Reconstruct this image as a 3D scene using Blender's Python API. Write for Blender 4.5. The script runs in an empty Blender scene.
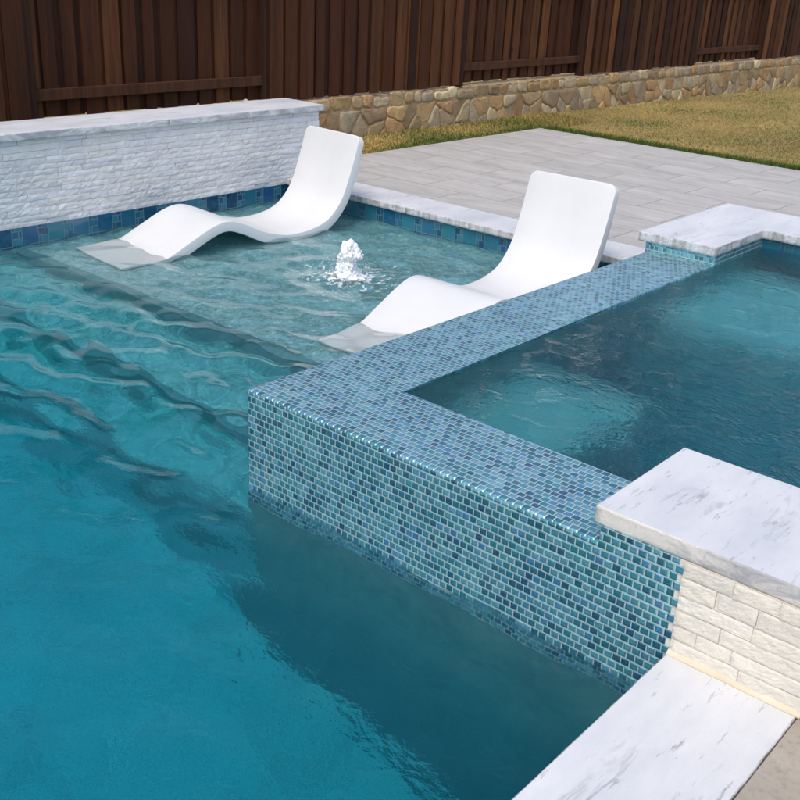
import bpy, bmesh, math, random
import numpy as np
from mathutils import Vector, Matrix, noise
random.seed(7); rng = np.random.default_rng(7)
S = bpy.context.scene
COL = S.collection

# ------------------------------------------------------------------ camera
cam_d = bpy.data.cameras.new('camera'); cam = bpy.data.objects.new('camera', cam_d); COL.objects.link(cam)
S.camera = cam
_yaw, _pitch, _roll = 0.6965629, -0.4067684, 0.0514691
fw = Vector((-math.sin(_yaw)*math.cos(_pitch), math.cos(_yaw)*math.cos(_pitch), math.sin(_pitch)))
_r = fw.cross(Vector((0, 0, 1))).normalized(); _u = _r.cross(fw)
_c, _s = math.cos(_roll), math.sin(_roll)
rr = _c*_r + _s*_u; uu = -_s*_r + _c*_u
M = Matrix((rr, uu, -fw)).transposed().to_4x4(); M.translation = Vector((2.71499, -2.34243, 1.93004))
cam.matrix_world = M
cam_d.sensor_width = 36; cam_d.sensor_fit = 'HORIZONTAL'
cam_d.lens = 1023.208/800*36
cam_d.clip_start = 0.05; cam_d.clip_end = 500

# ------------------------------------------------------------------ light
SUN_AZ, SUN_EL = math.radians(160), math.radians(58)      # azimuth clockwise from +y
world = bpy.data.worlds.new('World'); S.world = world; world.use_nodes = True
wn = world.node_tree; wn.nodes.clear()
sky = wn.nodes.new('ShaderNodeTexSky'); sky.sky_type = 'NISHITA'; sky.sun_disc = False
sky.sun_elevation = SUN_EL; sky.sun_rotation = SUN_AZ
sky.air_density = 1.0; sky.dust_density = 3.0; sky.ozone_density = 1.0
bg = wn.nodes.new('ShaderNodeBackground'); bg.inputs['Strength'].default_value = 0.15
wo = wn.nodes.new('ShaderNodeOutputWorld')
wn.links.new(sky.outputs[0], bg.inputs[0]); wn.links.new(bg.outputs[0], wo.inputs[0])
sd = bpy.data.lights.new('sun', 'SUN'); sun = bpy.data.objects.new('sun', sd); COL.objects.link(sun)
sd.energy = 0.92; sd.angle = math.radians(30); sd.color = (1.0, 0.91, 0.77)
sdir = Vector((math.sin(SUN_AZ)*math.cos(SUN_EL), math.cos(SUN_AZ)*math.cos(SUN_EL), math.sin(SUN_EL)))
sun.rotation_euler = sdir.to_track_quat('Z', 'Y').to_euler()
sun.location = sdir*30
S.view_settings.view_transform = 'Standard'; S.view_settings.look = 'None'
S.view_settings.gamma = 1; S.view_settings.use_curve_mapping = False
S.view_settings.exposure = 0.47
S.render.engine = 'CYCLES'
cy = S.cycles
cy.use_denoising = True
cy.max_bounces = 16; cy.transmission_bounces = 12; cy.glossy_bounces = 6; cy.diffuse_bounces = 5
cy.transparent_max_bounces = 12; cy.volume_bounces = 0
cy.sample_clamp_indirect = 8
cy.caustics_refractive = True; cy.caustics_reflective = True

# ------------------------------------------------------------------ node helpers
class NT:
    def __init__(s, name):
        s.m = bpy.data.materials.new(name); s.m.use_nodes = True
        s.t = s.m.node_tree; s.t.nodes.clear()
        s.out = s.t.nodes.new('ShaderNodeOutputMaterial')
    def n(s, kind, **kw):
        x = s.t.nodes.new(kind)
        for k, v in kw.items(): setattr(x, k, v)
        return x
    def l(s, a, b): s.t.links.new(a, b)
    def setin(s, sock, v):
        if isinstance(v, bpy.types.NodeSocket): s.l(v, sock)
        elif isinstance(v, (tuple, list)) and len(v) == 3 and sock.type == 'RGBA': sock.default_value = (*v, 1)
        else: sock.default_value = v
    def math(s, op, a, b=None, c=None, clamp=False):
        x = s.n('ShaderNodeMath', operation=op); x.use_clamp = clamp
        s.setin(x.inputs[0], a)
        if b is not None: s.setin(x.inputs[1], b)
        if c is not None: s.setin(x.inputs[2], c)
        return x.outputs[0]
    def rng(s, v, a, b, c=0., d=1., smooth=False):
        x = s.n('ShaderNodeMapRange'); x.clamp = True
        if smooth: x.interpolation_type = 'SMOOTHSTEP'
        s.setin(x.inputs[0], v)
        for i, q in enumerate((a, b, c, d)): x.inputs[1+i].default_value = q
        return x.outputs[0]
    def mix(s, f, a, b, blend='MIX'):
        x = s.n('ShaderNodeMix', data_type='RGBA', blend_type=blend)
        s.setin(x.inputs[0], f); s.setin(x.inputs[6], a); s.setin(x.inputs[7], b)
        return x.outputs[2]
    def coord(s, kind='Object', scale=(1, 1, 1), rot=(0, 0, 0), loc=(0, 0, 0)):
        tc = s.n('ShaderNodeTexCoord'); mp = s.n('ShaderNodeMapping')
        s.l(tc.outputs[kind], mp.inputs[0])
        mp.inputs['Scale'].default_value = scale; mp.inputs['Rotation'].default_value = rot; mp.inputs['Location'].default_value = loc
        return mp.outputs[0]
    def noise(s, vec, scale=5, detail=4, rough=.55, dist=0., out='Fac'):
        x = s.n('ShaderNodeTexNoise'); s.l(vec, x.inputs['Vector'])
        x.inputs['Scale'].default_value = scale; x.inputs['Detail'].default_value = detail
        x.inputs['Roughness'].default_value = rough; x.inputs['Distortion'].default_value = dist
        return x.outputs[out]
    def ramp(s, f, stops, interp='LINEAR'):
        x = s.n('ShaderNodeValToRGB'); cr = x.color_ramp; cr.interpolation = interp
        while len(cr.elements) < len(stops): cr.elements.new(.5)
        for e, (p, c) in zip(cr.elements, stops): e.position = p; e.color = (*c, 1) if len(c) == 3 else c
        s.l(f, x.inputs[0]); return x.outputs[0]
    def bump(s, h, dist=.01, strength=1., nrm=None):
        x = s.n('ShaderNodeBump'); s.l(h, x.inputs['Height'])
        x.inputs['Distance'].default_value = dist; x.inputs['Strength'].default_value = strength
        if nrm is not None: s.l(nrm, x.inputs['Normal'])
        return x.outputs[0]
    def bsdf(s, color, rough=.6, normal=None, **kw):
        b = s.n('ShaderNodeBsdfPrincipled')
        s.setin(b.inputs['Base Color'], color); s.setin(b.inputs['Roughness'], rough)
        if normal is not None: s.l(normal, b.inputs['Normal'])
        for k, v in kw.items(): s.setin(b.inputs[k.replace('_', ' ')], v)
        s.l(b.outputs[0], s.out.inputs['Surface'])
        return b
    def tiles(s, w, h, g, stagger=.5, soft=.0012):
        tc = s.n('ShaderNodeUVMap'); tc.uv_map = 'uv'
        sx = s.n('ShaderNodeSeparateXYZ'); s.l(tc.outputs[0], sx.inputs[0])
        v = s.math('DIVIDE', sx.outputs[1], h); row = s.math('FLOOR', v)
        par = s.math('MULTIPLY', s.math('FLOORED_MODULO', row, 2.), stagger)
        u = s.math('ADD', s.math('DIVIDE', sx.outputs[0], w), par); col = s.math('FLOOR', u)
        fu = s.math('FRACT', u); fv = s.math('FRACT', v)
        du = s.math('MULTIPLY', s.math('MINIMUM', fu, s.math('SUBTRACT', 1., fu)), w)
        dv = s.math('MULTIPLY', s.math('MINIMUM', fv, s.math('SUBTRACT', 1., fv)), h)
        d = s.math('MINIMUM', du, dv)
        mask = s.rng(d, g/2, g/2+soft, smooth=True)
        cb = s.n('ShaderNodeCombineXYZ'); s.l(col, cb.inputs[0]); s.l(row, cb.inputs[1])
        wnz = s.n('ShaderNodeTexWhiteNoise', noise_dimensions='2D'); s.l(cb.outputs[0], wnz.inputs['Vector'])
        sc = s.n('ShaderNodeSeparateColor'); s.l(wnz.outputs['Color'], sc.inputs[0])
        return mask, d, sc.outputs[0], sc.outputs[1], sc.outputs[2], tc.outputs[0]

# ------------------------------------------------------------------ materials
def mat_glass_tile():
    n = NT('glass_mosaic_tile')
    mask, d, r1, r2, r3, uv = n.tiles(.0285, .0265, .0024)
    c = n.ramp(r1, [(0, (.03, .13, .24)), (.16, (.045, .25, .32)), (.4, (.12, .43, .49)), (.6, (.21, .57, .61)), (.85, (.42, .76, .80)), (1, (.17, .42, .72))])
    st = n.coord('UV', (60, 260, 1)); streak = n.noise(st, 1.4, 3)
    c = n.mix(n.rng(streak, .38, .68, 0, .8), c, n.mix(.5, c, (.34, .66, .66)))
    big = n.noise(n.coord('UV'), 4, 2)
    c = n.mix(n.rng(big, .4, .7, 0, .35), c, (.06, .24, .40))
    grout = n.mix(n.noise(n.coord('UV'), 30, 2), (.34, .46, .46), (.48, .58, .55))
    base = n.mix(mask, grout, c)
    rough = n.math('MULTIPLY_ADD', mask, -.28, .64)
    dome = n.rng(d, .0014, .006, smooth=True)
    tilt = n.math('MULTIPLY', r2, .35)
    hgt = n.math('ADD', n.math('MULTIPLY', dome, 1.), n.math('MULTIPLY', n.noise(n.coord('UV'), 70, 2), .5))
    b = n.bsdf(base, rough, n.bump(hgt, .0022, .8), Metallic=n.math('MULTIPLY', mask, .8))
    n.l(n.math('MULTIPLY', mask, .25), b.inputs['Coat Weight']); b.inputs['Coat Roughness'].default_value = .2; b.inputs['Coat IOR'].default_value = 1.65
    n.l(n.math('MULTIPLY_ADD', r3, 320., 260.), b.inputs['Thin Film Thickness']); b.inputs['Thin Film IOR'].default_value = 2.2
    b.inputs['IOR'].default_value = 1.75
    return n.m

def mat_waterline():
    n = NT('waterline_tile')
    # 15 cm band : large field tile, then a narrow column of small mosaics
    tc = n.n('ShaderNodeUVMap'); tc.uv_map = 'uv'
    sx = n.n('ShaderNodeSeparateXYZ'); n.l(tc.outputs[0], sx.inputs[0])
    per = .2
    u = n.math('DIVIDE', sx.outputs[0], per); cu = n.math('FLOOR', u); fu = n.math('MULTIPLY', n.math('FRACT', u), per)
    small = n.math('GREATER_THAN', fu, .125)
    g = .0045
    vb = n.math('FLOORED_MODULO', sx.outputs[1], .15)
    # large
    dl = n.math('MINIMUM', n.math('MINIMUM', fu, n.math('ABSOLUTE', n.math('SUBTRACT', .125, fu))), n.math('MINIMUM', vb, n.math('SUBTRACT', .15, vb)))
    # small: 2 columns x 4 rows, staggered
    fs = n.math('SUBTRACT', fu, .125)
    vr = n.math('DIVIDE', vb, .05); rw = n.math('FLOOR', vr)
    split = n.math('MULTIPLY_ADD', n.math('FLOORED_MODULO', rw, 2.), .025, .025)
    fv = n.math('MULTIPLY', n.math('FRACT', vr), .05)
    ds = n.math('MINIMUM', n.math('MINIMUM', fs, n.math('SUBTRACT', .075, fs)), n.math('MINIMUM', n.math('ABSOLUTE', n.math('SUBTRACT', fs, split)), n.math('MINIMUM', fv, n.math('SUBTRACT', .05, fv))))
    d = n.math('ADD', n.math('MULTIPLY', small, ds), n.math('MULTIPLY', n.math('SUBTRACT', 1., small), dl))
    mask = n.rng(d, g/2, g/2+.0015)
    side = n.math('GREATER_THAN', fs, split)
    cb = n.n('ShaderNodeCombineXYZ')
    n.l(n.math('ADD', n.math('MULTIPLY', cu, 7.), n.math('MULTIPLY', small, n.math('ADD', 1., n.math('MULTIPLY', side, 2.)))), cb.inputs[0])
    n.l(n.math('MULTIPLY', small, rw), cb.inputs[1])
    w = n.n('ShaderNodeTexWhiteNoise', noise_dimensions='2D'); n.l(cb.outputs[0], w.inputs['Vector'])
    c = n.ramp(w.outputs['Value'], [(0, (.004, .03, .09)), (.35, (.012, .09, .20)), (.6, (.02, .15, .22)), (.8, (.03, .19, .25)), (1, (.015, .06, .22))])
    mot = n.noise(n.coord('UV'), 22, 4)
    c = n.mix(n.rng(mot, .35, .7, 0, .5), c, (.03, .17, .26))
    base = n.mix(mask, (.13, .22, .26), c)
    n.bsdf(base, .16, n.bump(mask, .002), Coat_Weight=.6)
    return n.m

def mat_marble(name, rotz=0., edge=False, seed=0., warm=0., strength=.85, rough_face=True):
    n = NT(name)
    co = n.coord('Object', (7.5, .9, 3.2), (0, 0, rotz), (seed, seed*1.7, 0))
    warp = n.noise(n.coord('Object', (1, 1, 1), loc=(seed, 0, 0)), 3.2, 4, out='Color')
    vm = n.n('ShaderNodeVectorMath', operation='MULTIPLY_ADD'); n.l(warp, vm.inputs[0]); vm.inputs[1].default_value = (.55, .25, .4); n.l(co, vm.inputs[2])
    v1 = n.noise(vm.outputs[0], 1.0, 5, .6)
    ridge = n.math('ABSOLUTE', n.math('SUBTRACT', v1, .5))
    vein = n.rng(ridge, .001, .03, 1, 0)
    patch = n.noise(n.coord('Object', (4, 2.2, 3), (0, 0, rotz), (seed+3, 0, 0)), 1.6, 4, .7)
    vein = n.math('MULTIPLY', vein, n.rng(patch, .46, .68))
    speck = n.noise(n.coord('Object', (34, 6, 20), (0, 0, rotz), (seed+9, 2, 0)), 1.3, 4, .7)
    speck = n.rng(speck, .61, .69, 0, .8)
    cloud = n.noise(n.coord('Object', (3, 1.2, 3), (0, 0, rotz), (seed, 5, 0)), 1.5, 6, .65)
    white = n.mix(n.rng(cloud, .3, .72), (.56, .58, .61), (.74, .745, .75))
    if warm: white = n.mix(warm, white, (.78, .70, .54))
    c = n.mix(n.math('MULTIPLY', n.math('MINIMUM', n.math('ADD', vein, speck), 1.), strength), white, (.30, .31, .33))
    fine = n.noise(n.coord('Object'), 180, 3)
    if edge and not rough_face:
        st = n.noise(n.coord('Object', (3, 3, 9), (.55, 0, 0), (seed, 0, 0)), 1.6, 5, .65, .8)
        c = n.mix(n.rng(st, .42, .60, 0, .8), c, (.32, .33, .36))
        n.bsdf(c, .6, n.bump(n.noise(n.coord('Object'), 30, 5, .65), .005, .7))
    elif edge:
        st = n.noise(n.coord('Object', (14, 14, 1.6), loc=(seed, 0, 0)), 1.5, 5, .7)
        c = n.mix(n.rng(st, .42, .62, 0, .72 if not warm else .25), c, (.27, .26, .24))
        hb = n.math('ADD', n.noise(n.coord('Object', (1, 1, 1)), 30, 5, .65), n.math('MULTIPLY', fine, .2))
        n.bsdf(c, .75, n.bump(hb, .014, .8))
    else:
        n.bsdf(c, n.rng(cloud, .3, .7, .42, .6), n.bump(n.math('ADD', fine, n.math('MULTIPLY', vein, -2.)), .0012, .5))
    return n.m

def mat_stone(name, tint=(1, 1, 1)):
    n = NT(name)
    at = n.n('ShaderNodeAttribute'); at.attribute_name = 'tone'
    f = n.noise(n.coord('Object'), 26, 6, .7); f2 = n.noise(n.coord('Object', (1, 1, 2)), 9, 5, .65)
    c = n.mix(n.rng(f2, .35, .7), at.outputs['Color'], n.mix(.5, at.outputs['Color'], (.55*tint[0], .55*tint[1], .56*tint[2])))
    c = n.mix(n.rng(f, .55, .75, 0, .45), c, (.40*tint[0], .40*tint[1], .40*tint[2]))
    h = n.math('ADD', n.noise(n.coord('Object'), 70, 6, .7), n.math('MULTIPLY', f2, .5))
    n.bsdf(c, .8, n.bump(h, .004, .9))
    return n.m

def mat_fieldstone():
    n = NT('fieldstone')
    at = n.n('ShaderNodeAttribute'); at.attribute_name = 'tone'
    f = n.noise(n.coord('Object'), 12, 6, .7); g = n.noise(n.coord('Object'), 40, 5, .7)
    c = n.mix(n.rng(f, .35, .7, 0, .65), at.outputs['Color'], n.mix(.5, at.outputs['Color'], (.16, .10, .055)))
    c = n.mix(n.rng(g, .55, .8, 0, .5), c, (.33, .26, .16))
    n.bsdf(c, .9, n.bump(n.math('ADD', f, n.math('MULTIPLY', g, .5)), .02, .8))
    return n.m

def mat_simple(name, a, b, scale=8, rough=.8, bump=.004, bscale=40, **kw):
    n = NT(name)
    f = n.noise(n.coord('Object'), scale, 6, .65)
    n.bsdf(n.mix(n.rng(f, .3, .7), a, b), rough, n.bump(n.noise(n.coord('Object'), bscale, 5, .7), bump, .8), **kw)
    return n.m

def mat_plaster():
    n = NT('pool_plaster')
    peb = n.noise(n.coord('Object'), 120, 3, .7); cl = n.noise(n.coord('Object'), 1.6, 5, .6); md = n.noise(n.coord('Object'), 14, 5, .7)
    c = n.mix(n.rng(cl, .3, .7), (.27, .46, .48), (.37, .55, .57))
    c = n.mix(n.rng(md, .4, .7, 0, .8), c, (.14, .29, .32))
    sp = n.noise(n.coord('Object'), 17, 5, .72, .8)
    c = n.mix(n.rng(sp, .5, .58, 0, .62), c, (.09, .22, .25))
    sp2 = n.noise(n.coord('Object', loc=(3, 1, 0)), 26, 4, .7, .5)
    c = n.mix(n.rng(sp2, .56, .64, 0, .7), c, (.62, .74, .72))
    c = n.mix(n.rng(peb, .5, .7, 0, .6), c, (.56, .68, .68))
    n.bsdf(c, .7, n.bump(peb, .004, .6))
    return n.m

def mat_paver(name, a, b, w, h, dark=(.30, .29, .275), pits=0.):
    n = NT(name)
    mask, d, r1, r2, r3, uv = n.tiles(w, h, .007, .5, .003)
    off = n.n('ShaderNodeCombineXYZ'); n.l(n.math('MULTIPLY', r1, 9.), off.inputs[0]); n.l(n.math('MULTIPLY', r2, 9.), off.inputs[1])
    vm = n.n('ShaderNodeVectorMath', operation='ADD'); n.l(n.coord('Object', (1.1, 3.6, 1), (0, 0, .35)), vm.inputs[0]); n.l(off.outputs[0], vm.inputs[1])
    f = n.noise(vm.outputs[0], 1.7, 6, .62, .6)
    g = n.noise(n.coord('Object'), 60, 4, .7)
    c = n.mix(n.rng(f, .32, .7), a, b)
    c = n.mix(n.math('MULTIPLY', r3, .35), c, n.mix(.5, c, (.30, .295, .29)))
    c = n.mix(n.rng(g, .5, .75, 0, .35+pits), c, tuple(x*.6 for x in a))
    c = n.mix(mask, dark, c)
    hb = n.math('ADD', n.math('MULTIPLY', mask, .7), n.math('ADD', n.math('MULTIPLY', f, .5), n.math('MULTIPLY', g, .25)))
    n.bsdf(c, .68, n.bump(hb, .006, .7))
    return n.m

def mat_wood():
    n = NT('stained_cedar')
    at = n.n('ShaderNodeAttribute'); at.attribute_name = 'tone'
    gr = n.noise(n.coord('Object', (30, 30, 1.4)), 2.2, 6, .7, .4)
    kn = n.noise(n.coord('Object', (7, 7, 2.5)), 1.6, 3, .6)
    c = n.mix(n.rng(gr, .3, .72), n.mix(.55, at.outputs['Color'], (.008, .004, .003)), at.outputs['Color'])
    wd = n.noise(n.coord('Object', (9, 9, .5)), 1.3, 4, .6)
    c = n.mix(n.rng(wd, .42, .68, 0, .6), c, (.022, .009, .005))
    c = n.mix(n.rng(kn, .66, .74, 0, .6), c, (.01, .005, .004))
    n.bsdf(c, .72, n.bump(gr, .004, .7), Specular_IOR_Level=.25)
    return n.m

def mat_lawn():
    n = NT('lawn_ground')
    a = n.noise(n.coord('Object', (1, .5, 1)), 1.3, 5, .6); b = n.noise(n.coord('Object', (1, .6, 1)), 14, 5, .7)
    c = n.mix(n.rng(a, .35, .65), (.33, .24, .08), (.17, .155, .045))
    c = n.mix(n.rng(b, .35, .75, 0, .7), c, (.40, .29, .11))
    n.bsdf(c, 1., n.bump(b, .03, .8))
    return n.m

def mat_blade():
    n = NT('grass_blades')
    at = n.n('ShaderNodeAttribute'); at.attribute_name = 'tone'
    n.bsdf(at.outputs['Color'], .85)
    return n.m

def mat_water(name, fine, dens, foam=None, ripple=.006, rscale=9, calm=False):
    n = NT(name)
    co = n.coord('Object', (1, 1.35, 1), (0, 0, .5))
    h = n.math('ADD', n.noise(co, rscale, 3, .55, .5), n.math('MULTIPLY', n.noise(co, rscale*3.6, 3, .6), .40*fine))
    if calm:
        sy = n.n('ShaderNodeSeparateXYZ'); n.l(n.coord('Object'), sy.inputs[0])
        nb = n.n('ShaderNodeBump'); n.l(h, nb.inputs['Height']); nb.inputs['Distance'].default_value = ripple
        n.l(n.rng(sy.outputs[1], -.8, .3, 1., .16), nb.inputs['Strength']); nb = nb.outputs[0]
    else: nb = n.bump(h, ripple, 1.)
    gl = n.n('ShaderNodeBsdfGlass'); gl.inputs['IOR'].default_value = 1.333; gl.inputs['Roughness'].default_value = 0.
    n.l(nb, gl.inputs['Normal'])
    surf = gl.outputs[0]
    if foam:
        tc = n.n('ShaderNodeTexCoord'); vd = n.n('ShaderNodeVectorMath', operation='DISTANCE')
        n.l(tc.outputs['Object'], vd.inputs[0]); vd.inputs[1].default_value = (foam[0], foam[1], 0)
        r = vd.outputs['Value']
        fz = n.noise(n.coord('Object', (1, 1, 0)), 16, 6, .68, 1.6)
        th = n.rng(r, .10, 1.1, .50, .80)
        m = n.rng(n.math('SUBTRACT', fz, th), 0., .07, 0, .62)
        m = n.math('MULTIPLY', m, n.rng(r, .6, 1.1, 1, 0))
        df = n.n('ShaderNodeBsdfDiffuse'); df.inputs[0].default_value = (.8, .86, .87, 1)
        mx = n.n('ShaderNodeMixShader'); n.l(m, mx.inputs[0]); n.l(surf, mx.inputs[1]); n.l(df.outputs[0], mx.inputs[2])
        surf = mx.outputs[0]
    n.l(surf, n.out.inputs['Surface'])
    va = n.n('ShaderNodeVolumeAbsorption'); va.inputs['Color'].default_value = (.0, .898, .962, 1); va.inputs['Density'].default_value = dens
    n.l(va.outputs[0], n.out.inputs['Volume'])
    return n.m

def mat_foam():
    n = NT('white_water_foam')
    b = n.bsdf((.93, .95, .96), .12, n.bump(n.noise(n.coord('Object'), 60, 4), .01))
    return n.m

MT = dict(tile=mat_glass_tile(), wline=mat_waterline(),
          marble=mat_marble('white_marble_top', .35, seed=1., strength=.6), cap_edge=mat_marble('marble_cap_edge', .35, True, 3.3, rough_face=False), marble_near=mat_marble('white_marble_slab', .12, seed=4.4, strength=1.), marble_walk=mat_marble('white_marble_coping', -.9, seed=7.1, strength=.95),
          edge=mat_marble('rock_face_marble_edge', .3, True, 2.), edge_near=mat_marble('marble_slab_edge', .12, True, 4.4, warm=.45, rough_face=False),
          ledger=mat_stone('white_split_face_quartz'), ledger_cream=mat_stone('cream_split_face_stone', (1.25, 1.16, .98)),
          field=mat_fieldstone(), mortar=mat_simple('tan_mortar', (.33, .235, .13), (.46, .34, .20), 9, .95, .01),
          core=mat_simple('grey_mortar', (.42, .42, .41), (.52, .52, .5), 20, .9), cream_core=mat_simple('cream_mortar', (.66, .62, .53), (.72, .69, .61), 20, .9),
          bead=mat_simple('yellowed_grout', (.60, .50, .33), (.70, .64, .50), 7, .7),
          plaster=mat_plaster(), deep=mat_simple('shade_toned_plaster', (.06, .23, .25), (.11, .31, .33), 14, .7, .003, 90), trim=mat_simple('dark_step_strip', (.09, .21, .23), (.16, .31, .33), 30, .4, .002), paver=mat_paver('grey_pavers', (.42, .405, .38), (.58, .555, .515), .81, .405),  # deep: pool plaster darkened, shade of submerged walls put into its colour
          walk=mat_paver('near_pavers_dimmed', (.33, .29, .235), (.42, .38, .32), .46, .46, (.14, .12, .10), .25),  # patio pavers again, weaker sky gloss put into a browner colour
          wood=mat_wood(), lawn=mat_lawn(), blade=mat_blade(), foam=mat_foam(),
          chaise=mat_simple('white_moulded_resin', (.69, .70, .695), (.745, .75, .745), 3, .42, .0006, 220),
          water=mat_water('pool_water', .9, 1.3, foam=(-1.73, 2.38), ripple=.0085, rscale=9, calm=True),
          spawater=mat_water('spa_water', 1., 1.4, ripple=.02, rscale=17))

# ------------------------------------------------------------------ object helpers
def link(name, me, mats, parent=None, kind=None):
    o = bpy.data.objects.new(name, me); COL.objects.link(o)
    for m in (mats if isinstance(mats, (list, tuple)) else [mats]): me.materials.append(m)
    if parent:
        o.parent = parent
    if kind: o['kind'] = kind
    return o
def thing(name, label, cat, loc=(0, 0, 0), rz=0, group=None):
    o = bpy.data.objects.new(name, None); COL.objects.link(o); o.empty_display_size = .2
    o.location = loc; o.rotation_euler = (0, 0, rz); o['label'] = label; o['category'] = cat
    if group: o['group'] = group
    return o
def box_uv(me, off=(0, 0, 0)):
    uv = me.uv_layers.new(name='uv')
    for p in me.polygons:
        nx, ny, nz = (abs(q) for q in p.normal)
        for li in p.loop_indices:
            c = me.vertices[me.loops[li].vertex_index].co
            if nz >= nx and nz >= ny: uv.data[li].uv = (c.x+off[0], c.y+off[1])
            elif nx > ny: uv.data[li].uv = (c.y+off[1], c.z+off[2])
            else: uv.data[li].uv = (c.x+off[0], c.z+off[2])
def shift(me, parent):
    if parent: me.transform(Matrix.Translation(-parent.location))
def from_bm(name, bm, mats, parent=None, kind=None, uv=True, smooth=False):
    me = bpy.data.meshes.new(name); bmesh.ops.recalc_face_normals(bm, faces=bm.faces[:]); bm.to_mesh(me); bm.free()
    if uv: box_uv(me)
    if smooth:
        for p in me.polygons: p.use_smooth = True
    shift(me, parent)
    return link(name, me, mats, parent, kind)
def add_box(bm, x0, x1, y0, y1, z0, z1):
    v = [bm.verts.new(c) for c in ((x0,y0,z0),(x1,y0,z0),(x1,y1,z0),(x0,y1,z0),(x0,y0,z1),(x1,y0,z1),(x1,y1,z1),(x0,y1,z1))]
    fs = [bm.faces.new([v[i] for i in q]) for q in ((3,2,1,0),(4,5,6,7),(0,1,5,4),(1,2,6,5),(2,3,7,6),(3,0,4,7))]
    return v, fs
def add_prism(bm, poly, z0, z1):
    a = [bm.verts.new((x, y, z0)) for x, y in poly]; b = [bm.verts.new((x, y, z1)) for x, y in poly]
    n = len(poly)
    bm.faces.new(a[::-1]); top = bm.faces.new(b)
    sides = [bm.faces.new((a[i], a[(i+1) % n], b[(i+1) % n], b[i])) for i in range(n)]
    return a, b, top, sides
def tone_attr(me, cols):
    at = me.color_attributes.new('tone', 'FLOAT_COLOR', 'POINT')
    at.data.foreach_set('color', np.asarray(cols, np.float32).reshape(-1))

def slab(name, poly, z0, z1, mats, parent=None, rough=.005, step=.025, label=None):
    """coping slab: flat top, rock-faced sides (subdivided and chipped)"""
    pts = []
    n = len(poly)
    for i in range(n):
        a, b = Vector(poly[i]).to_2d(), Vector(poly[(i+1) % n]).to_2d()
        k = max(1, int((b-a).length/step))
        for j in range(k): pts.append(a.lerp(b, j/k))
    m = len(pts)
    area = sum(pts[i].x*pts[(i+1) % m].y-pts[(i+1) % m].x*pts[i].y for i in range(m))
    sg = 1 if area > 0 else -1
    nr = []
    for i in range(m):
        t = (pts[(i+1) % m]-pts[i-1]).normalized(); nr.append(Vector((t.y, -t.x))*sg)
    bm = bmesh.new(); rings = []
    zs = [0, .12, .35, .6, .85, .97, 1]
    for q in zs:
        ring = []
        for p, nn in zip(pts, nr):
            z = z0+(z1-z0)*q
            d = noise.noise(Vector((p.x*22, p.y*22, z*30)))*rough + noise.noise(Vector((p.x*60, p.y*60, z*60)))*rough*.4
            if q in (0,): d -= rough*.9
            if q == 1: d = d*.15-.003
            elif q == .97: d = d*.3
            ring.append(bm.verts.new((p.x+nn.x*d, p.y+nn.y*d, z)))
        rings.append(ring)
    for a, b in zip(rings, rings[1:]):
        for i in range(m):
            f = bm.faces.new((a[i], a[(i+1) % m], b[(i+1) % m], b[i])); f.material_index = 1; f.smooth = True
    bm.faces.new(rings[-1]); f = bm.faces.new(rings[0][::-1]); f.material_index = 1
    o = from_bm(name, bm, mats, parent)
    if label: o['label'] = label
    return o

def ledger(name, O3, U, N, W, H, mat, parent, tones, rows=(.036, .052), lens=(.10, .36), depth=(.003, .013), res=.022, seed=1, amp=1.):
    """split-face veneer on a vertical rectangle: origin O3, along U, outward N; one mesh of individually proud stones"""
    R = random.Random(seed); O3 = Vector(O3); U = Vector(U); N = Vector(N); Z = Vector((0, 0, 1))
    V, F, C = [], [], []
    z = 0
    while z < H-.001:
        h = min(R.uniform(*rows), H-z)
        if H-z-h < .02: h = H-z
        u = -R.uniform(0, .15)
        while u < W:
            L = R.uniform(*lens); a, b = max(0, u), min(W, u+L); u += L
            if b-a < .004: continue
            d0 = R.uniform(*depth); tl = R.uniform(-.004, .004); sd = R.uniform(0, 99)
            tone = R.choice(tones); k = R.uniform(.92, 1.06); tone = (tone[0]*k, tone[1]*k, tone[2]*k, 1)
            nu = max(2, int((b-a)/res)); nz = max(2, int(h/(res*.7)))
            base = len(V)
            g = .0009
            for j in range(nz+3):
                for i in range(nu+3):
                    ii = min(max(i-1, 0), nu)/nu; jj = min(max(j-1, 0), nz)/nz
                    uu_ = a+g+(b-a-2*g)*ii; zz = z+g+(h-2*g)*jj
                    rim = i in (0, nu+2) or j in (0, nz+2)
                    if rim: d = 0.
                    else:
                        d = d0+tl*(ii-.5)*2+noise.noise(Vector((uu_*28+sd, zz*38, sd)))*.0062*amp+noise.noise(Vector((uu_*75+sd, zz*90, sd)))*.0034*amp+noise.noise(Vector((uu_*160+sd, zz*170, sd)))*.0012
                        if ii in (0, 1) or jj in (0, 1): d -= .0018
                    p = O3+U*uu_+Z*zz+N*d
                    V.append(p); C.append(tone)
            w = nu+3
            for j in range(nz+2):
                for i in range(nu+2):
                    F.append((base+j*w+i, base+j*w+i+1, base+(j+1)*w+i+1, base+(j+1)*w+i))
        z += h
    if U.cross(Z).dot(N) < 0: F = [f[::-1] for f in F]
    me = bpy.data.meshes.new(name); me.from_pydata([tuple(v) for v in V], [], F); tone_attr(me, C)
    shift(me, parent)
    return link(name, me, mat, parent)

# ------------------------------------------------------------------ levels (water line of the pool is z = 0)
ZC = .165           # top of pool coping and pavings
H = .42             # spillway of the spa
ZS0, ZS1 = .468, .524
XW, XCAP, XCB = -3.70, -3.663, -4.155
YF, YFB = 3.66, 4.05
X_NEAR = 1.79; X_NEAR2 = 2.163
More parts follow.
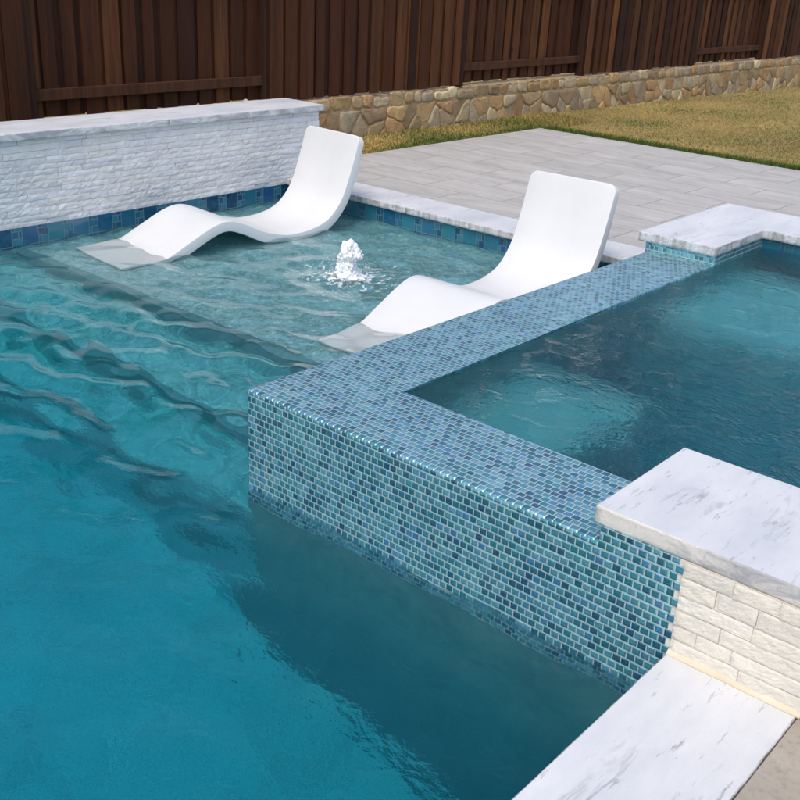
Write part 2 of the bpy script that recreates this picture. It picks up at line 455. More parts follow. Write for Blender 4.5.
# ------------------------------------------------------------------ ground: lawn with a hole for the pool terrace
def lawn_z(x, y):
    z = .135-.014*max(0, y-9)
    return z+.010*noise.noise(Vector((x*.9, y*.9, 0)))
bm = bmesh.new()
def patch(x0, x1, y0, y1, st):
    nx = max(1, int((x1-x0)/st)); ny = max(1, int((y1-y0)/st))
    g = [[bm.verts.new((x0+(x1-x0)*i/nx, y0+(y1-y0)*j/ny, lawn_z(x0+(x1-x0)*i/nx, y0+(y1-y0)*j/ny))) for i in range(nx+1)] for j in range(ny+1)]
    for j in range(ny):
        for i in range(nx): bm.faces.new((g[j][i], g[j][i+1], g[j+1][i+1], g[j+1][i])).smooth = True
PX0, PX1, PY0, PY1 = -4.13, 7.0, -8.0, 8.17
patch(-9, PX0+.02, PY0-2, PY1, .5); patch(-9, 12, PY1-.02, 30, .5); patch(PX1-.02, 12, PY0-2, PY1, 1.)
patch(-150, -9, -150, 200, 40); patch(12, 150, -150, 200, 40); patch(-9, 12, 30, 200, 30); patch(-9, 12, -150, PY0-2, 40)
patch(PX0, PX1, PY0-2, PY0+.02, 1.)
lawn = from_bm('lawn', bm, MT['lawn'], None, 'structure', uv=False)

# patio (grey pavers beyond the pool, wraps round the right of the spa) and the paving by the near coping, its duller light put into a beige tone
bm = bmesh.new()
for x0, x1, y0, y1 in ((PX0, PX1, YFB+.003, PY1), (3.3, PX1, .56, YFB+.003)):
    add_box(bm, x0, x1, y0, y1, -.1, ZC)
from_bm('patio', bm, MT['paver'], None, 'structure')
bm = bmesh.new(); add_box(bm, X_NEAR2+.004, PX1, PY0, .0, -.1, ZC-.002); add_box(bm, 3.3, PX1, .0, .557, -.1, ZC-.002)
from_bm('paved_path', bm, MT['walk'], None, 'structure')

# ------------------------------------------------------------------ pool shell
ZL, ZS_1, ZS_2, ZF = -.105, -.38, -.66, -1.05
YL, Y1, Y2 = 1.17, .58, .16
X0w, X1w = XW, 1.825
bm = bmesh.new()
def quad(*c): return bm.faces.new([bm.verts.new(p) for p in c])
# stepped floor (profile along y)
prof = [(-6.0, ZF), (-.0, ZF), (Y2, ZF), (Y2, ZS_2), (Y1, ZS_2), (Y1, ZS_1), (YL, ZS_1), (YL, ZL), (YF+.03, ZL)]
xr = X1w
for (ya, za), (yb, zb) in zip(prof, prof[1:]):
    zd = lambda z, x: z if z != ZF else -1.0-.16*(x-X0w)/1.0*.55     # slope added so the water darkens towards the near side
    xr = X1w if yb <= .0 else .05
    quad((X0w-.05, ya, zd(za, X0w)), (xr, ya, zd(za, xr)), (xr, yb, zd(zb, xr)), (X0w-.05, yb, zd(zb, X0w)))
from_bm('pool_floor', bm, MT['plaster'], None, 'structure')
bm = bmesh.new()
add_box(bm, XW-.2, XW, -6.0, YFB-.01, -1.9, -.03)          # under the raised wall
add_box(bm, XW, 0.02, YF+.03, YFB-.01, -1.9, -.03)          # far end
add_box(bm, X1w, X_NEAR2-.02, -6.0, .02, -1.9, -.03)        # near side
add_box(bm, XW-.2, X_NEAR2-.02, -6.2, -6.0, -1.9, ZC-.06)
from_bm('pool_wall', bm, MT['plaster'], None, 'structure')
# dark teal strips over the step edges and upper risers
trim = thing('step_trim', 'dark teal strips along the edges of the underwater pool steps', 'step tiles', (XW, YL, ZL))
for y, z in ((YL, ZL), (Y1, ZS_1), (Y2, ZS_2)):
    bm = bmesh.new(); xe = 0.0
    add_box(bm, XW, xe if y > 0.2 else 0.0, y-.012, y+.06, z-.16, z+.006)
    from_bm('dark_strip', bm, MT['trim'], trim)

# ------------------------------------------------------------------ raised wall
rw = thing('raised_wall', 'long raised wall of white split-face stone with a marble cap behind the left lounger', 'wall', (-3.9, 0, ZC))
YW0, YW1 = -5.0, 4.04
ZCB, ZCT = .705, .755
bm = bmesh.new(); add_box(bm, XCB+.035, XW-.004, YW0, YW1, -.2, ZCB); from_bm('wall_core', bm, MT['core'], rw)
white = [(.78, .785, .79), (.74, .745, .75), (.80, .80, .79), (.71, .72, .73), (.79, .78, .75), (.77, .77, .785)]
ledger('stone_veneer', (XW, YW0, .122), (0, 1, 0), (1, 0, 0), YW1-YW0, ZCB-.122, MT['ledger'], rw, white, seed=3, depth=(.003, .009), amp=.62)
ledger('end_veneer', (XCB+.035, YW1, ZC), (1, 0, 0), (0, 1, 0), XW-XCB-.035, ZCB-ZC, MT['ledger'], rw, white, seed=4)
cuts = [YW0, -3.1, -1.25, .62, 2.45, 4.076]
for a, b in zip(cuts, cuts[1:]):
    slab('cap_slab', [(XCB, a+.0008), (XCAP, a+.0008), (XCAP, b-.0008), (XCB, b-.0008)], ZCB, ZCT, [MT['marble'], MT['cap_edge']], rw, rough=.003)
bm = bmesh.new(); add_box(bm, XW-.02, XW+.006, YW0, YF+.03, -.03, .122); from_bm('waterline_tile', bm, MT['wline'], rw)

# ------------------------------------------------------------------ pool coping
fc = thing('pool_coping', 'white marble coping strip along the far pool edge before the grey patio', 'coping', (-1.85, YF, .115))
cuts = [XCAP-.03, -2.35, -1.15, .0]
for a, b in zip(cuts, cuts[1:]):
    slab('coping_slab', [(a+.001, YF), (b-.001, YF), (b-.001, YFB), (a+.001, YFB)], ZC-.048, ZC+.003, [MT['marble'], MT['edge']], fc, rough=.006)
bm = bmesh.new(); add_box(bm, XW+.006, 0.0, YF+.028, YF+.06, -.03, ZC-.048); from_bm('waterline_tile', bm, MT['wline'], fc)
bm = bmesh.new(); add_box(bm, XW-.02, 0.0, YF+.06, YFB-.005, -.03, ZC-.05); from_bm('bed', bm, MT['core'], fc)
nc = thing('pool_coping', 'white marble coping slab at bottom right below the cream stone pillar', 'coping', (1.97, -1, .115))
cuts = [-6.0, -4.2, -2.45, 0.0]
for a, b in zip(cuts, cuts[1:]):
    slab('coping_slab', [(X_NEAR, a+.001), (X_NEAR2, a+.001), (X_NEAR2, b-.001), (X_NEAR, b-.001)], ZC-.048, ZC+.003, [MT['marble_walk'], MT['edge']], nc, rough=.003)
bm = bmesh.new(); add_box(bm, X1w, X_NEAR2, -6.0, -.001, -.03, ZC-.05); from_bm('waterline_tile', bm, MT['wline'], nc)

# ------------------------------------------------------------------ spa
XE, XR, XR2 = 1.53, 2.9, 3.3          # tile spillway ends at XE, spa interior to XR
D = .41; E_ = .404; YB = 3.80; YSL = 3.13
sp = thing('spa', 'raised square spa clad in blue glass mosaic tile with spillover edge', 'spa', (1.6, 1.9, 0))
def bevelled(bm, edges, w=.014, seg=3):
    bmesh.ops.bevel(bm, geom=edges, offset=w, segments=seg, profile=.5, affect='EDGES')
bm = bmesh.new()
poly = [(0, 0), (1.772, 0), (1.772, E_), (D, E_), (D, YSL+.04), (0, YSL+.04)]
a, b, top, sides = add_prism(bm, poly, -.085, H)
ed = [e for e in bm.edges if all(v in b for v in e.verts)]
ed = [e for e in ed if not (all(abs(v.co.x-1.772) < 1e-5 for v in e.verts) or all(abs(v.co.y-YSL-.04) < 1e-5 for v in e.verts))]
ed += [e for e in bm.edges if all(abs(v.co.x) < 1e-5 and abs(v.co.y) < 1e-5 for v in e.verts)]
bevelled(bm, ed)
from_bm('spillway_wall', bm, MT['tile'], sp)
bm = bmesh.new()      # last half tiles: a toothed edge against the stone
k = 0; z = -.0265*3
while z < ZS0-.001:
    z1 = min(z+.0265, ZS0)
    add_box(bm, 1.771, 1.776+(.0142 if k % 2 else 0), .0, .05, z, z1-.0006)
    z += .0265; k += 1
add_box(bm, XE, 1.772, -.0003, E_, H-.02, ZS0)         # riser of one tile course under the slab
from_bm('edge_tile', bm, MT['tile'], sp)
bm = bmesh.new(); add_prism(bm, [(.004, .004), (1.83, .004), (1.83, E_-.02), (D-.02, E_-.02), (D-.02, YB), (.004, YB)], -1.9, -.085); from_bm('underwater_wall', bm, MT['deep'], sp)  # plaster wall in a darker tone, underwater shade painted in
# tile riser below the far slab
bm = bmesh.new(); add_box(bm, -.03, D, YSL, YSL+.05, .0, ZS0); add_box(bm, D-.03, D, YSL+.05, YB, -.2, ZS0)
from_bm('riser_tile', bm, MT['tile'], sp)
# interior
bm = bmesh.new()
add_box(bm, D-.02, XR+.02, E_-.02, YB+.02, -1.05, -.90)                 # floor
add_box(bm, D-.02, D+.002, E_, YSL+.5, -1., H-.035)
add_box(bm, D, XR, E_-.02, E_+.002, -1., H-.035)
from_bm('inner_shell', bm, MT['deep'], sp)  # shell plaster darkened, dim light of the spa well put into its colour
bm = bmesh.new()
add_box(bm, D+.002, .98, E_+.002, 1.36, -.95, .03)                    # corner bench
from_bm('bench', bm, MT['plaster'], sp)
bm = bmesh.new(); add_box(bm, D+.002, 1.30, 2.45, YSL+.5, -.95, .03); from_bm('bench', bm, MT['plaster'], sp)
bm = bmesh.new(); add_box(bm, D-.02, XR2, YB+.012, 4.28, -.3, ZS0); add_box(bm, XR, XR2, E_, YB+.1, -.7, ZS0); from_bm('back_wall', bm, MT['core'], sp)
bm = bmesh.new(); add_box(bm, D, XR, YB, YB+.014, .2, ZS0); from_bm('waterline_tile', bm, MT['wline'], sp)
bm = bmesh.new(); add_box(bm, -.035, D-.02, YSL+.05, 4.28, .0, ZS0); from_bm('slab_base', bm, MT['core'], sp)
# stone pillar (near side)
bm = bmesh.new(); add_box(bm, 1.774, XR2, .003, .52, -.3, ZS0-.001); from_bm('pillar_core', bm, MT['cream_core'], sp)
bm = bmesh.new(); add_box(bm, XE+.02, 1.776, E_-.01, .52, -.3, ZS0-.001); from_bm('inner_tile', bm, MT['tile'], sp)
bm = bmesh.new(); add_box(bm, 1.776, XR, .52, .523, -.3, ZS0-.001); from_bm('inner_tile', bm, MT['tile'], sp)
cream = [(.81, .765, .655), (.785, .74, .64), (.83, .795, .70), (.80, .75, .63), (.765, .725, .63)]
ledger('stone_veneer', (1.792, .0, ZC+.003), (1, 0, 0), (0, -1, 0), XR2-1.792, ZS0-ZC-.003, MT['ledger_cream'], sp, cream, rows=(.042, .062), lens=(.10, .30), depth=(.002, .005), res=.009, seed=11, amp=.4)
bm = bmesh.new()
n_ = 40; vs = []
for i in range(n_+1):
    x = 1.79+(X_NEAR2+.01-1.79)*i/n_; r = .011+.004*noise.noise(Vector((x*14, 0, 0)))
    vs.append([bm.verts.new(c) for c in ((x, .008, ZC+.001), (x, -.006-r*.9, ZC+.001), (x, -.008-r*.6, ZC+.003+r*.5), (x, -.002, ZC+.003+r*1.25))])
for p, q in zip(vs, vs[1:]):
    for i in range(3): bm.faces.new((p[i], q[i], q[i+1], p[i+1])).smooth = True
from_bm('grout_bead', bm, MT['bead'], sp)
slab('coping_slab', [(1.502, .0055), (XR2+.03, .0055), (XR2+.03, .552), (1.502, .552)], ZS0, ZS1, [MT['marble_near'], MT['edge_near']], sp, rough=.0015, label='thick white marble slab capping the stone pillar')
slab('coping_slab', [(-.069, 3.105), (.417, 3.105), (.417, 3.767), (XR2+.03, 3.767), (XR2+.03, 4.315), (-.069, 4.315)], ZS0, ZS1, [MT['marble'], MT['edge']], sp, rough=.006, label='L-shaped white marble slab at the far corner of the spa')

# ------------------------------------------------------------------ water
JX, JY = -1.73, 2.38
def pool_h(X, Y):
    r = np.hypot(X-JX, Y-JY)+1e-3
    h = .0085*np.sin(2*np.pi*(r/.36)+1.2*np.sin(3*np.arctan2(Y-JY, X-JX)))*np.exp(-r/2.6)/np.maximum(.55, r)**.35
    g = 1.15*np.clip((Y+1.8)/1.9, .06, 1)*np.where(Y > 1.1, .7, 1)          # livelier over the steps, calm in the deep end
    R = np.random.default_rng(12)
    for i in range(30):
        lam = R.uniform(.15, .42); a = math.radians(-95+R.normal(0, 38)); ph = R.uniform(0, 6.28); k = 2*np.pi/lam
        bend = .5*np.sin(1.7*X+.9*Y+ph)+.4*np.sin(-2.3*Y+1.1*X+2*ph)
        env = .55+.45*np.sin(1.3*X*np.cos(ph)-1.5*Y*np.sin(ph)+3*ph)
        h += g*env*.062/k*np.sin(k*(X*math.cos(a)+Y*math.sin(a))+ph+bend)
    return h
def spa_h(X, Y):
    h = np.zeros_like(X)
    R = np.random.default_rng(3)
    for i in range(16):
        lam = R.uniform(.09, .34); a = R.uniform(0, 2*np.pi); ph = R.uniform(0, 6.28); k = 2*np.pi/lam
        h += .0062*lam*np.sin(k*(X*np.cos(a)+Y*np.sin(a))+ph+1.2*np.sin(2.1*X*np.sin(ph)+2.7*Y*np.cos(ph)+ph))
    return h
def water_body(name, x0, x1, y0, y1, st, zt, zb, hf, mat, hole=None):
    xs = np.linspace(x0, x1, int(round((x1-x0)/st))+1); ys = np.linspace(y0, y1, int(round((y1-y0)/st))+1)
    if hole: xs[np.argmin(abs(xs-hole[0]))] = hole[0]; ys[np.argmin(abs(ys-hole[1]))] = hole[1]
    X, Y = np.meshgrid(xs, ys); Z = zt+hf(X, Y)
    nx, ny = len(xs), len(ys)
    inside = np.ones((ny-1, nx-1), bool)
    if hole:
        cx = (xs[:-1]+xs[1:])/2; cyy = (ys[:-1]+ys[1:])/2
        inside &= ~((cx[None, :] > hole[0]) & (cyy[:, None] > hole[1]))
    idx = np.arange(nx*ny).reshape(ny, nx)
    V = np.stack([X.ravel(), Y.ravel(), Z.ravel()], 1)
    jj, ii = np.nonzero(inside)
    F = np.stack([idx[jj, ii], idx[jj, ii+1], idx[jj+1, ii+1], idx[jj+1, ii]], 1)
    bm = bmesh.new()
    me = bpy.data.meshes.new(name); me.from_pydata(V.tolist(), [], F.tolist()); bm.from_mesh(me)
    loose = [v for v in bm.verts if not v.link_faces]; bmesh.ops.delete(bm, geom=loose, context='VERTS')
    be = [e for e in bm.edges if e.is_boundary]
    ret = bmesh.ops.extrude_edge_only(bm, edges=be)
    nv = [g for g in ret['geom'] if isinstance(g, bmesh.types.BMVert)]
    for v in nv: v.co.z = zb
    be = [e for e in bm.edges if e.is_boundary]
    bmesh.ops.holes_fill(bm, edges=be, sides=0)
    bmesh.ops.recalc_face_normals(bm, faces=bm.faces[:])
    for f in bm.faces: f.smooth = abs(f.normal.z) > .5
    bm.to_mesh(me); bm.free()
    return link(name, me, mat, None, 'structure')
water_body('pool_water', XW-.008, X1w+.008, -5.99, YF+.036, .024, 0, -1.8, pool_h, MT['water'], hole=(.006, .006))
water_body('spa_water', D-.006, XR+.008, E_-.006, YB+.006, .02, H-.010, -1.0, spa_h, MT['spawater'])

# ------------------------------------------------------------------ loungers
def catmull(P, per=10):
    P = [np.array(p, float) for p in P]; P = [2*P[0]-P[1]]+P+[2*P[-1]-P[-2]]; out = []
    for i in range(1, len(P)-2):
        for t in np.linspace(0, 1, per, endpoint=False):
            a, b, c, d = P[i-1:i+3]
            out.append(.5*((2*b)+(-a+c)*t+(2*a-5*b+4*c-d)*t*t+(-a+3*b-3*c+d)*t**3))
    out.append(P[-2]); return np.array(out)
CH_W, CH_T = .64, .07
def chaise_mesh():
    pr = catmull([(0, -.040), (.18, -.024), (.35, .003), (.50, .07), (.71, .165), (.85, .19), (1.0, .145), (1.15, .075), (1.30, .035), (1.41, .022), (1.59, .035), (1.75, .09), (1.87, .21), (1.945, .37), (2.0, .53), (2.05, .685)], 6)
    tg = np.gradient(pr, axis=0); tg /= np.linalg.norm(tg, axis=1)[:, None]
    nrm = np.stack([-tg[:, 1], tg[:, 0]], 1)
    sl = np.concatenate([[0], np.cumsum(np.linalg.norm(np.diff(pr, axis=0), axis=1))]); L = sl[-1]
    th = (CH_T+.045*np.exp(-((sl-1.50)/.16)**2))*np.clip(.45+sl/.5, 0, 1)*np.where(sl > L-.25, 1-.25*(sl-L+.25)/.25, 1)
    bot = pr-nrm*th[:, None]
    r = .055; n = len(pr)
    # extra stations for the rounded head corners
    def hw(s):
        w = CH_W/2
        if s > L-r: w -= r-math.sqrt(max(0, r*r-(s-L+r)**2))
        if s < .02: w -= .01*(1-s/.02)
        return w
    st = list(sl[sl < L-r])+[L-r*(1-math.sin(a)) for a in np.linspace(0, math.pi/2*.97, 7)]
    tp = np.stack([np.interp(st, sl, pr[:, k]) for k in (0, 1)], 1); bt = np.stack([np.interp(st, sl, bot[:, k]) for k in (0, 1)], 1)
    bm = bmesh.new(); nx = 6; T, B = [], []
    for s, a, b in zip(st, tp, bt):
        w = hw(s)
        T.append([bm.verts.new((w*(2*i/nx-1), a[0], a[1])) for i in range(nx+1)])
        B.append([bm.verts.new((w*(2*i/nx-1), b[0], b[1])) for i in range(nx+1)])
    m = len(st)
    for j in range(m-1):
        for i in range(nx):
            bm.faces.new((T[j][i], T[j][i+1], T[j+1][i+1], T[j+1][i]))
            bm.faces.new((B[j][i], B[j+1][i], B[j+1][i+1], B[j][i+1]))
        bm.faces.new((T[j][0], T[j+1][0], B[j+1][0], B[j][0])); bm.faces.new((T[j][nx], B[j][nx], B[j+1][nx], T[j+1][nx]))
    for j in (0, m-1):
        for i in range(nx):
            q = (T[j][i], B[j][i], B[j][i+1], T[j][i+1]); bm.faces.new(q if j == 0 else q[::-1])
    bmesh.ops.recalc_face_normals(bm, faces=bm.faces[:])
    me = bpy.data.meshes.new('lounger_shell'); bm.to_mesh(me); bm.free()
    for p in me.polygons: p.use_smooth = True
    return me
CHM = chaise_mesh(); CHM.materials.append(MT['chaise'])
for (x, y, a), lab in (((-3.1608, 1.4299, -0.096), 'white wave-shaped pool lounger in front of the raised stone wall'),
                       ((-0.7157, 1.4095, 0.0262), 'white wave-shaped pool lounger partly hidden behind the blue tiled spa edge')):
    o = bpy.data.objects.new('pool_lounger', CHM); COL.objects.link(o)
    o.location = (x, y, 0); o.rotation_euler = (0, 0, a)
    o['label'] = lab; o['category'] = 'lounger'; o['group'] = 'white loungers on the pool ledge'
    md = o.modifiers.new('bevel', 'BEVEL'); md.width = .014; md.segments = 3; md.limit_method = 'ANGLE'; md.angle_limit = math.radians(50)

# ------------------------------------------------------------------ bubbler
jt = thing('bubbler', 'white frothing water jet bubbling up between the two loungers', 'fountain', (JX, JY, 0))
bm = bmesh.new(); R = random.Random(5)
def blob(x, y, z, r):
    m = bmesh.ops.create_icosphere(bm, subdivisions=1, radius=r, matrix=Matrix.Translation((x, y, z)))
for i in range(1100):
    t = R.random()**1.15; zz = .245*t
    rad = (.078*(1-.25*t)+.012*math.sin(9*t+1))*math.sqrt(R.random()); an = R.uniform(0, 6.28)
    k = .7+.5*noise.noise(Vector((3*math.cos(an), 3*math.sin(an), zz*16)))
    blob(JX+rad*k*1.2*math.cos(an)-.014*math.sin(6*t), JY+rad*k*1.2*math.sin(an), zz*(1-.3*(rad/.08)**2*t), R.uniform(.008, .018))
for i in range(160):
    an = R.uniform(0, 6.28); rad = .05+abs(R.gauss(0, .055))
    blob(JX+rad*math.cos(an), JY+rad*math.sin(an), R.uniform(-.008, .012), R.uniform(.005, .014))
o = from_bm('water_column', bm, MT['foam'], jt, uv=False, smooth=True)
md = o.modifiers.new('remesh', 'REMESH'); md.mode = 'VOXEL'; md.voxel_size = .0038; md.use_smooth_shade = True
ms = o.modifiers.new('smooth', 'SMOOTH'); ms.iterations = 2; ms.factor = .4
bm = bmesh.new()
for i in range(260):
    an = R.uniform(0, 6.28); rad = .06+abs(R.gauss(0, .07)); bmesh.ops.create_icosphere(bm, subdivisions=1, radius=R.uniform(.0008, .0028), matrix=Matrix.Translation((JX+rad*math.cos(an), JY+rad*math.sin(an), R.uniform(.0, .22)*math.exp(-rad*5)+.004)))
o = from_bm('droplets', bm, MT['foam'], jt, kind='stuff', uv=False, smooth=True)

# ------------------------------------------------------------------ fieldstone retaining wall
rt = thing('retaining_wall', 'low tan fieldstone retaining wall below the brown fence', 'stone wall', (-5.15, 6, 0))
def clip_poly(poly, p, q):
    """keep the part of poly nearer to p than q"""
    mx, my = (p[0]+q[0])/2, (p[1]+q[1])/2; nx, ny = q[0]-p[0], q[1]-p[1]; out = []
    f = lambda c: (c[0]-mx)*nx+(c[1]-my)*ny
    for i in range(len(poly)):
        a, b = poly[i], poly[(i+1) % len(poly)]; fa, fb = f(a), f(b)
        if fa <= 0: out.append(a)
        if fa*fb < 0: t = fa/(fa-fb); out.append((a[0]+(b[0]-a[0])*t, a[1]+(b[1]-a[1])*t))
    return out
def inset(poly, d):
    n = len(poly); cx = sum(p[0] for p in poly)/n; cy = sum(p[1] for p in poly)/n; out = []
    for x, y in poly:
        l = math.hypot(x-cx, y-cy); k = max(.1, 1-d/max(l, 1e-4)); out.append((cx+(x-cx)*k, cy+(y-cy)*k))
    return out
tones = [(.46, .33, .17), (.40, .30, .18), (.56, .44, .26), (.34, .235, .13), (.42, .34, .23), (.54, .36, .16), (.38, .31, .21), (.50, .30, .14), (.64, .52, .32)]
def stone_wall(y0, y1, zb, zt, xf):
    R = random.Random(21); V, F, C = [], [], []
    pts = []
    cap = .15
    rows = [(zb+.05, .17), (zb+.19, .22), (zb+.33, .25)]
    for zr, sp_ in rows:
        y = y0
        while y < y1: pts.append((y, zr+R.uniform(-.055, .055))); y += sp_*R.uniform(.4, 2.1)
    polys = []
    for p in pts:
        poly = [(p[0]-.4, zb), (p[0]+.4, zb), (p[0]+.4, zt-cap), (p[0]-.4, zt-cap)]
        for q in pts:
            if q is not p and abs(q[0]-p[0]) < .6: poly = clip_poly(poly, p, q)
            if len(poly) < 3: break
        if len(poly) >= 3: polys.append((poly, .006))
    y = y0                                        # blocky top course
    while y < y1:
        w = R.uniform(.13, .34); zz = zt-cap; t = zt-R.uniform(-.010, .035); j = lambda: R.uniform(-.012, .012)
        polys.append(([(y+j(), zz+j()+.012), (y+w+j(), zz+j()+.012), (y+w+j(), t+j()*.6), (y+j(), t+j()*.6)], .005)); y += w
    for poly, gap in polys:
        jx = R.uniform(0, 50)
        # resample outline
        pl = []
        for i in range(len(poly)):
            a, b = poly[i], poly[(i+1) % len(poly)]; k = max(1, int(math.hypot(b[0]-a[0], b[1]-a[1])/.04))
            for t in range(k): pl.append((a[0]+(b[0]-a[0])*t/k, a[1]+(b[1]-a[1])*t/k))
        # soften corners
        for _ in range(1): pl = [((pl[i-1][0]+2*pl[i][0]+pl[(i+1) % len(pl)][0])/4, (pl[i-1][1]+2*pl[i][1]+pl[(i+1) % len(pl)][1])/4) for i in range(len(pl))]
        pl = [(a_+.016*noise.noise(Vector((a_*11+jx, b_*11, 1))), b_+.014*noise.noise(Vector((a_*11+jx, b_*11, 7)))) for a_, b_ in pl]
        pr = R.uniform(.003, .026); sd = R.uniform(0, 99); tn = R.choice(tones); k_ = R.uniform(.75, 1.2); tn = (tn[0]*k_, tn[1]*k_, tn[2]*k_, 1)
        base = len(V); n = len(pl)
        for d, x in ((gap, -.03), (gap, pr*.45), (gap+.009, pr*.85), (gap+.03, pr)):
            for y_, z_ in inset(pl, d):
                nz = noise.noise(Vector((y_*14+sd, z_*14, d*30)))*.012+noise.noise(Vector((y_*40+sd, z_*40, d*60)))*.006
                V.append((xf+x+nz, y_, z_)); C.append(tn)
        for r_ in range(3):
            for i in range(n):
                F.append((base+r_*n+i, base+r_*n+(i+1) % n, base+(r_+1)*n+(i+1) % n, base+(r_+1)*n+i))
        F.append(tuple(base+3*n+i for i in range(n)))
    me = bpy.data.meshes.new('fieldstones'); me.from_pydata(V, [], F); tone_attr(me, C)
    for p in me.polygons: p.use_smooth = True
    shift(me, rt); link('fieldstones', me, MT['field'], rt)
SX = -5.0
stone_wall(-9., 27., -.02, .565, SX-.03)
bm = bmesh.new(); add_box(bm, SX-.34, SX-.03, -9., 27., -.5, .545); from_bm('mortar_core', bm, MT['mortar'], rt, uv=False)
bm = bmesh.new()                                   # rough mortar bed along the top
ny = 900
g = [[bm.verts.new((SX-.34+.31*i/4, -9+36*j/ny, .548+.016*noise.noise(Vector((i*.7, j*.45, 0)))+.008*noise.noise(Vector((i*2., j*1.7, 3))))) for i in range(5)] for j in range(ny+1)]
for j in range(ny):
    for i in range(4): bm.faces.new((g[j][i], g[j][i+1], g[j+1][i+1], g[j+1][i]))
from_bm('mortar_bed', bm, MT['mortar'], rt, uv=False)
# small pale rock resting on the wall near the cap
bm = bmesh.new(); bmesh.ops.create_icosphere(bm, subdivisions=3, radius=.036)
for v in bm.verts:
    v.co *= 1+.35*noise.noise(v.co*22); v.co.z *= 1.15; v.co.x *= .7
    v.co += Vector((-5.03, 4.38, .585))
o = from_bm('rock', bm, MT['core'], None, uv=False); o['label'] = 'small pale rock on the stone wall top by the fence'; o['category'] = 'rock'

# ------------------------------------------------------------------ fence
fe = thing('wooden_fence', 'tall dark brown stained board fence above the stone wall', 'fence', (-5.2, 6, .56))
ZB0, ZT0 = .575, 2.55
def boards(name, y0, y1, xf, xb, zb):
    R = random.Random(int(y0*100)+7); V, F, C = [], [], []
    def board(ya, yb, x, zb_):
        t = R.random()
        base = (.090, .028, .0085) if t < .5 else ((.042, .014, .006) if t < .72 else ((.140, .050, .018) if t < .9 else (.20, .077, .027)))
        k = R.uniform(.8, 1.2); tn = (base[0]*k, base[1]*k, base[2]*k, 1)
        b = len(V); tw = R.uniform(-.003, .003)
        top = ZT0+R.uniform(-.008, .008)
        for z in (zb_, top):
            for (xx, yy) in ((x+tw, ya+.002), (x-tw, yb-.002), (x-.016-tw, yb), (x-.016+tw, ya)): V.append((xx, yy, z)); C.append(tn)
        for q in ((0, 1, 5, 4), (1, 2, 6, 5), (2, 3, 7, 6), (3, 0, 4, 7), (4, 5, 6, 7), (3, 2, 1, 0)): F.append(tuple(b+i for i in q))
    y = y0; pitch = .205
    n = max(1, round((y1-y0)/pitch)); pitch = (y1-y0)/n
    for i in range(n):
        yy = y0+i*pitch
        board(yy+R.uniform(-.015, .012), yy+R.choice((.12, .138, .14, .15, .165))+R.uniform(-.006, .006), xf, zb+R.uniform(-.01, .012))
        board(max(y0, yy-.012), min(y1, yy+pitch-.008), xb-.005, zb+R.uniform(-.01, .012))
    me = bpy.data.meshes.new(name); me.from_pydata(V, [], F); tone_attr(me, C); shift(me, fe)
    link(name, me, MT['wood'], fe)
def plank(name, x0, x1, y0, y1, z0, z1, tone):
    bm = bmesh.new(); add_box(bm, x0, x1, y0, y1, z0, z1); bevelled(bm, bm.edges[:], .004, 1)
    o = from_bm(name, bm, MT['wood'], fe, uv=False); tone_attr(o.data, [(*tone, 1)]*len(o.data.vertices)); return o
bays = [(-8.9, -6.5, 'b'), (-6.5, -3.6, 'f'), (-3.6, -.8, 'b'), (-.8, 2.19, 'f'), (2.19, 4.76, 'b'), (4.76, 7.87, 'f'), (7.87, 10.63, 'b'), (10.63, 14.03, 'f'), (14.03, 16.73, 'b'), (16.73, 19.9, 'f'), (19.9, 22.6, 'b'), (22.6, 26., 'f')]
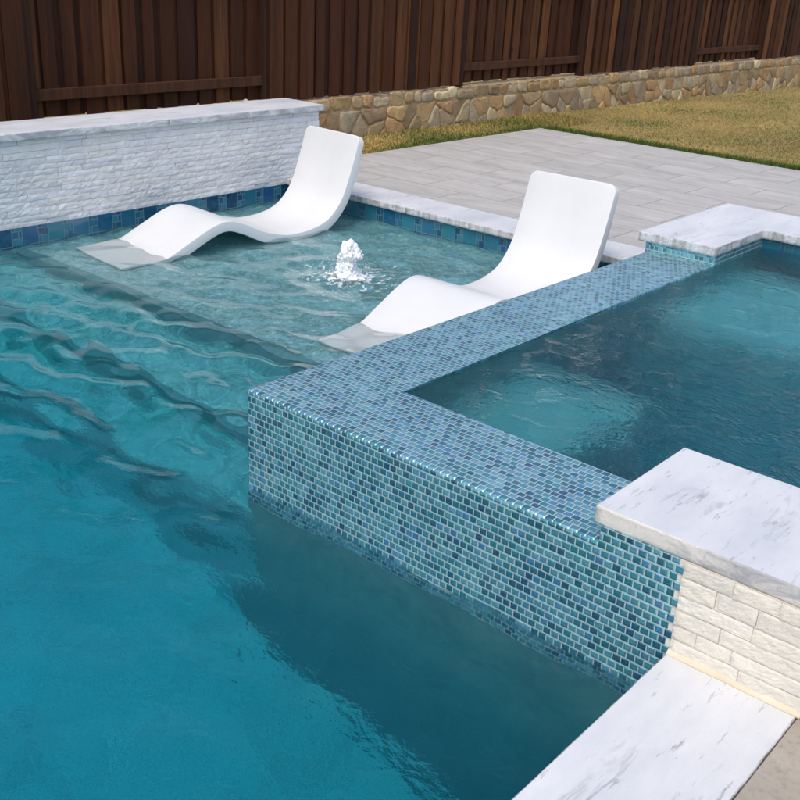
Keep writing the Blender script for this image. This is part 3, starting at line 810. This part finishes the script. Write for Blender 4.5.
for y0, y1, k in bays:
    if k == 'f': boards('board_panel', y0, y1, -5.085, -5.105, ZB0-.005)
    else:
        boards('board_panel', y0-.02, y1+.02, -5.225, -5.245, ZB0+.0)
        for zc in (.762, 1.74, 2.42): plank('rail', -5.222, -5.165, y0+.02, y1-.02, zc-.045, zc+.045, (.11, .044, .02))
    plank('post', -5.225, -5.125, y0-.045, y0+.045, .54, ZT0-.02, (.05, .022, .013))

# ------------------------------------------------------------------ grass blades
def blades():
    V, F, C = [], [], []
    def field(n, fx, hgt, green):
        for _ in range(n):
            x, y = fx()
            if PX0-.005 < x < PX1 and PY0 < y < PY1+.005: continue
            if x < -4.99: continue
            z = lawn_z(x, y)-.004; a = random.uniform(0, 6.28); h = hgt*random.uniform(.5, 1.25); w = random.uniform(.004, .009)
            lx, ly = random.gauss(0, .6)*h, random.gauss(0, .6)*h
            b = len(V); V.extend([(x-w*math.cos(a), y-w*math.sin(a), z), (x+w*math.cos(a), y+w*math.sin(a), z), (x+lx, y+ly, z+h)]); F.append((b, b+1, b+2))
            d = max(PX0-x, y-PY1); nz = noise.noise(Vector((x*1.2, y*.7, 3)))
            gr = green(d, nz)+random.uniform(-.15, .15)
            if gr > .5: c = (.045+random.random()*.03, .085+random.random()*.04, .012)
            elif gr > .25: c = (.19, .165+random.random()*.03, .04)
            else:
                k = (.8+random.random()*.35)*(.82+.5*noise.noise(Vector((x*.8, y*.45, 9)))); c = (.47*k, .34*k, .115*k)
            C.extend([(*c, 1)]*3)
    field(34000, lambda: (random.uniform(-5, 1.5), PY1+abs(random.gauss(0, 1))*3.2), .024, lambda d, n: .2+.6*n)
    field(16000, lambda: (random.uniform(-5, PX0), random.uniform(2.5, 9.5)), .04, lambda d, n: .30+.7*n+(.35 if d < .2 else 0))
    field(15000, lambda: (random.uniform(PX0, 2.5), PY1+random.random()**1.3*.34), .06, lambda d, n: .75-.9*max(0, d-.2)/.15)
    field(22000, lambda: (random.uniform(-5, 0), random.uniform(9, 19)), .026, lambda d, n: .18+.6*n)
    me = bpy.data.meshes.new('grass'); me.from_pydata(V, [], F); tone_attr(me, C)
    link('grass', me, MT['blade'], None, 'stuff')
blades()
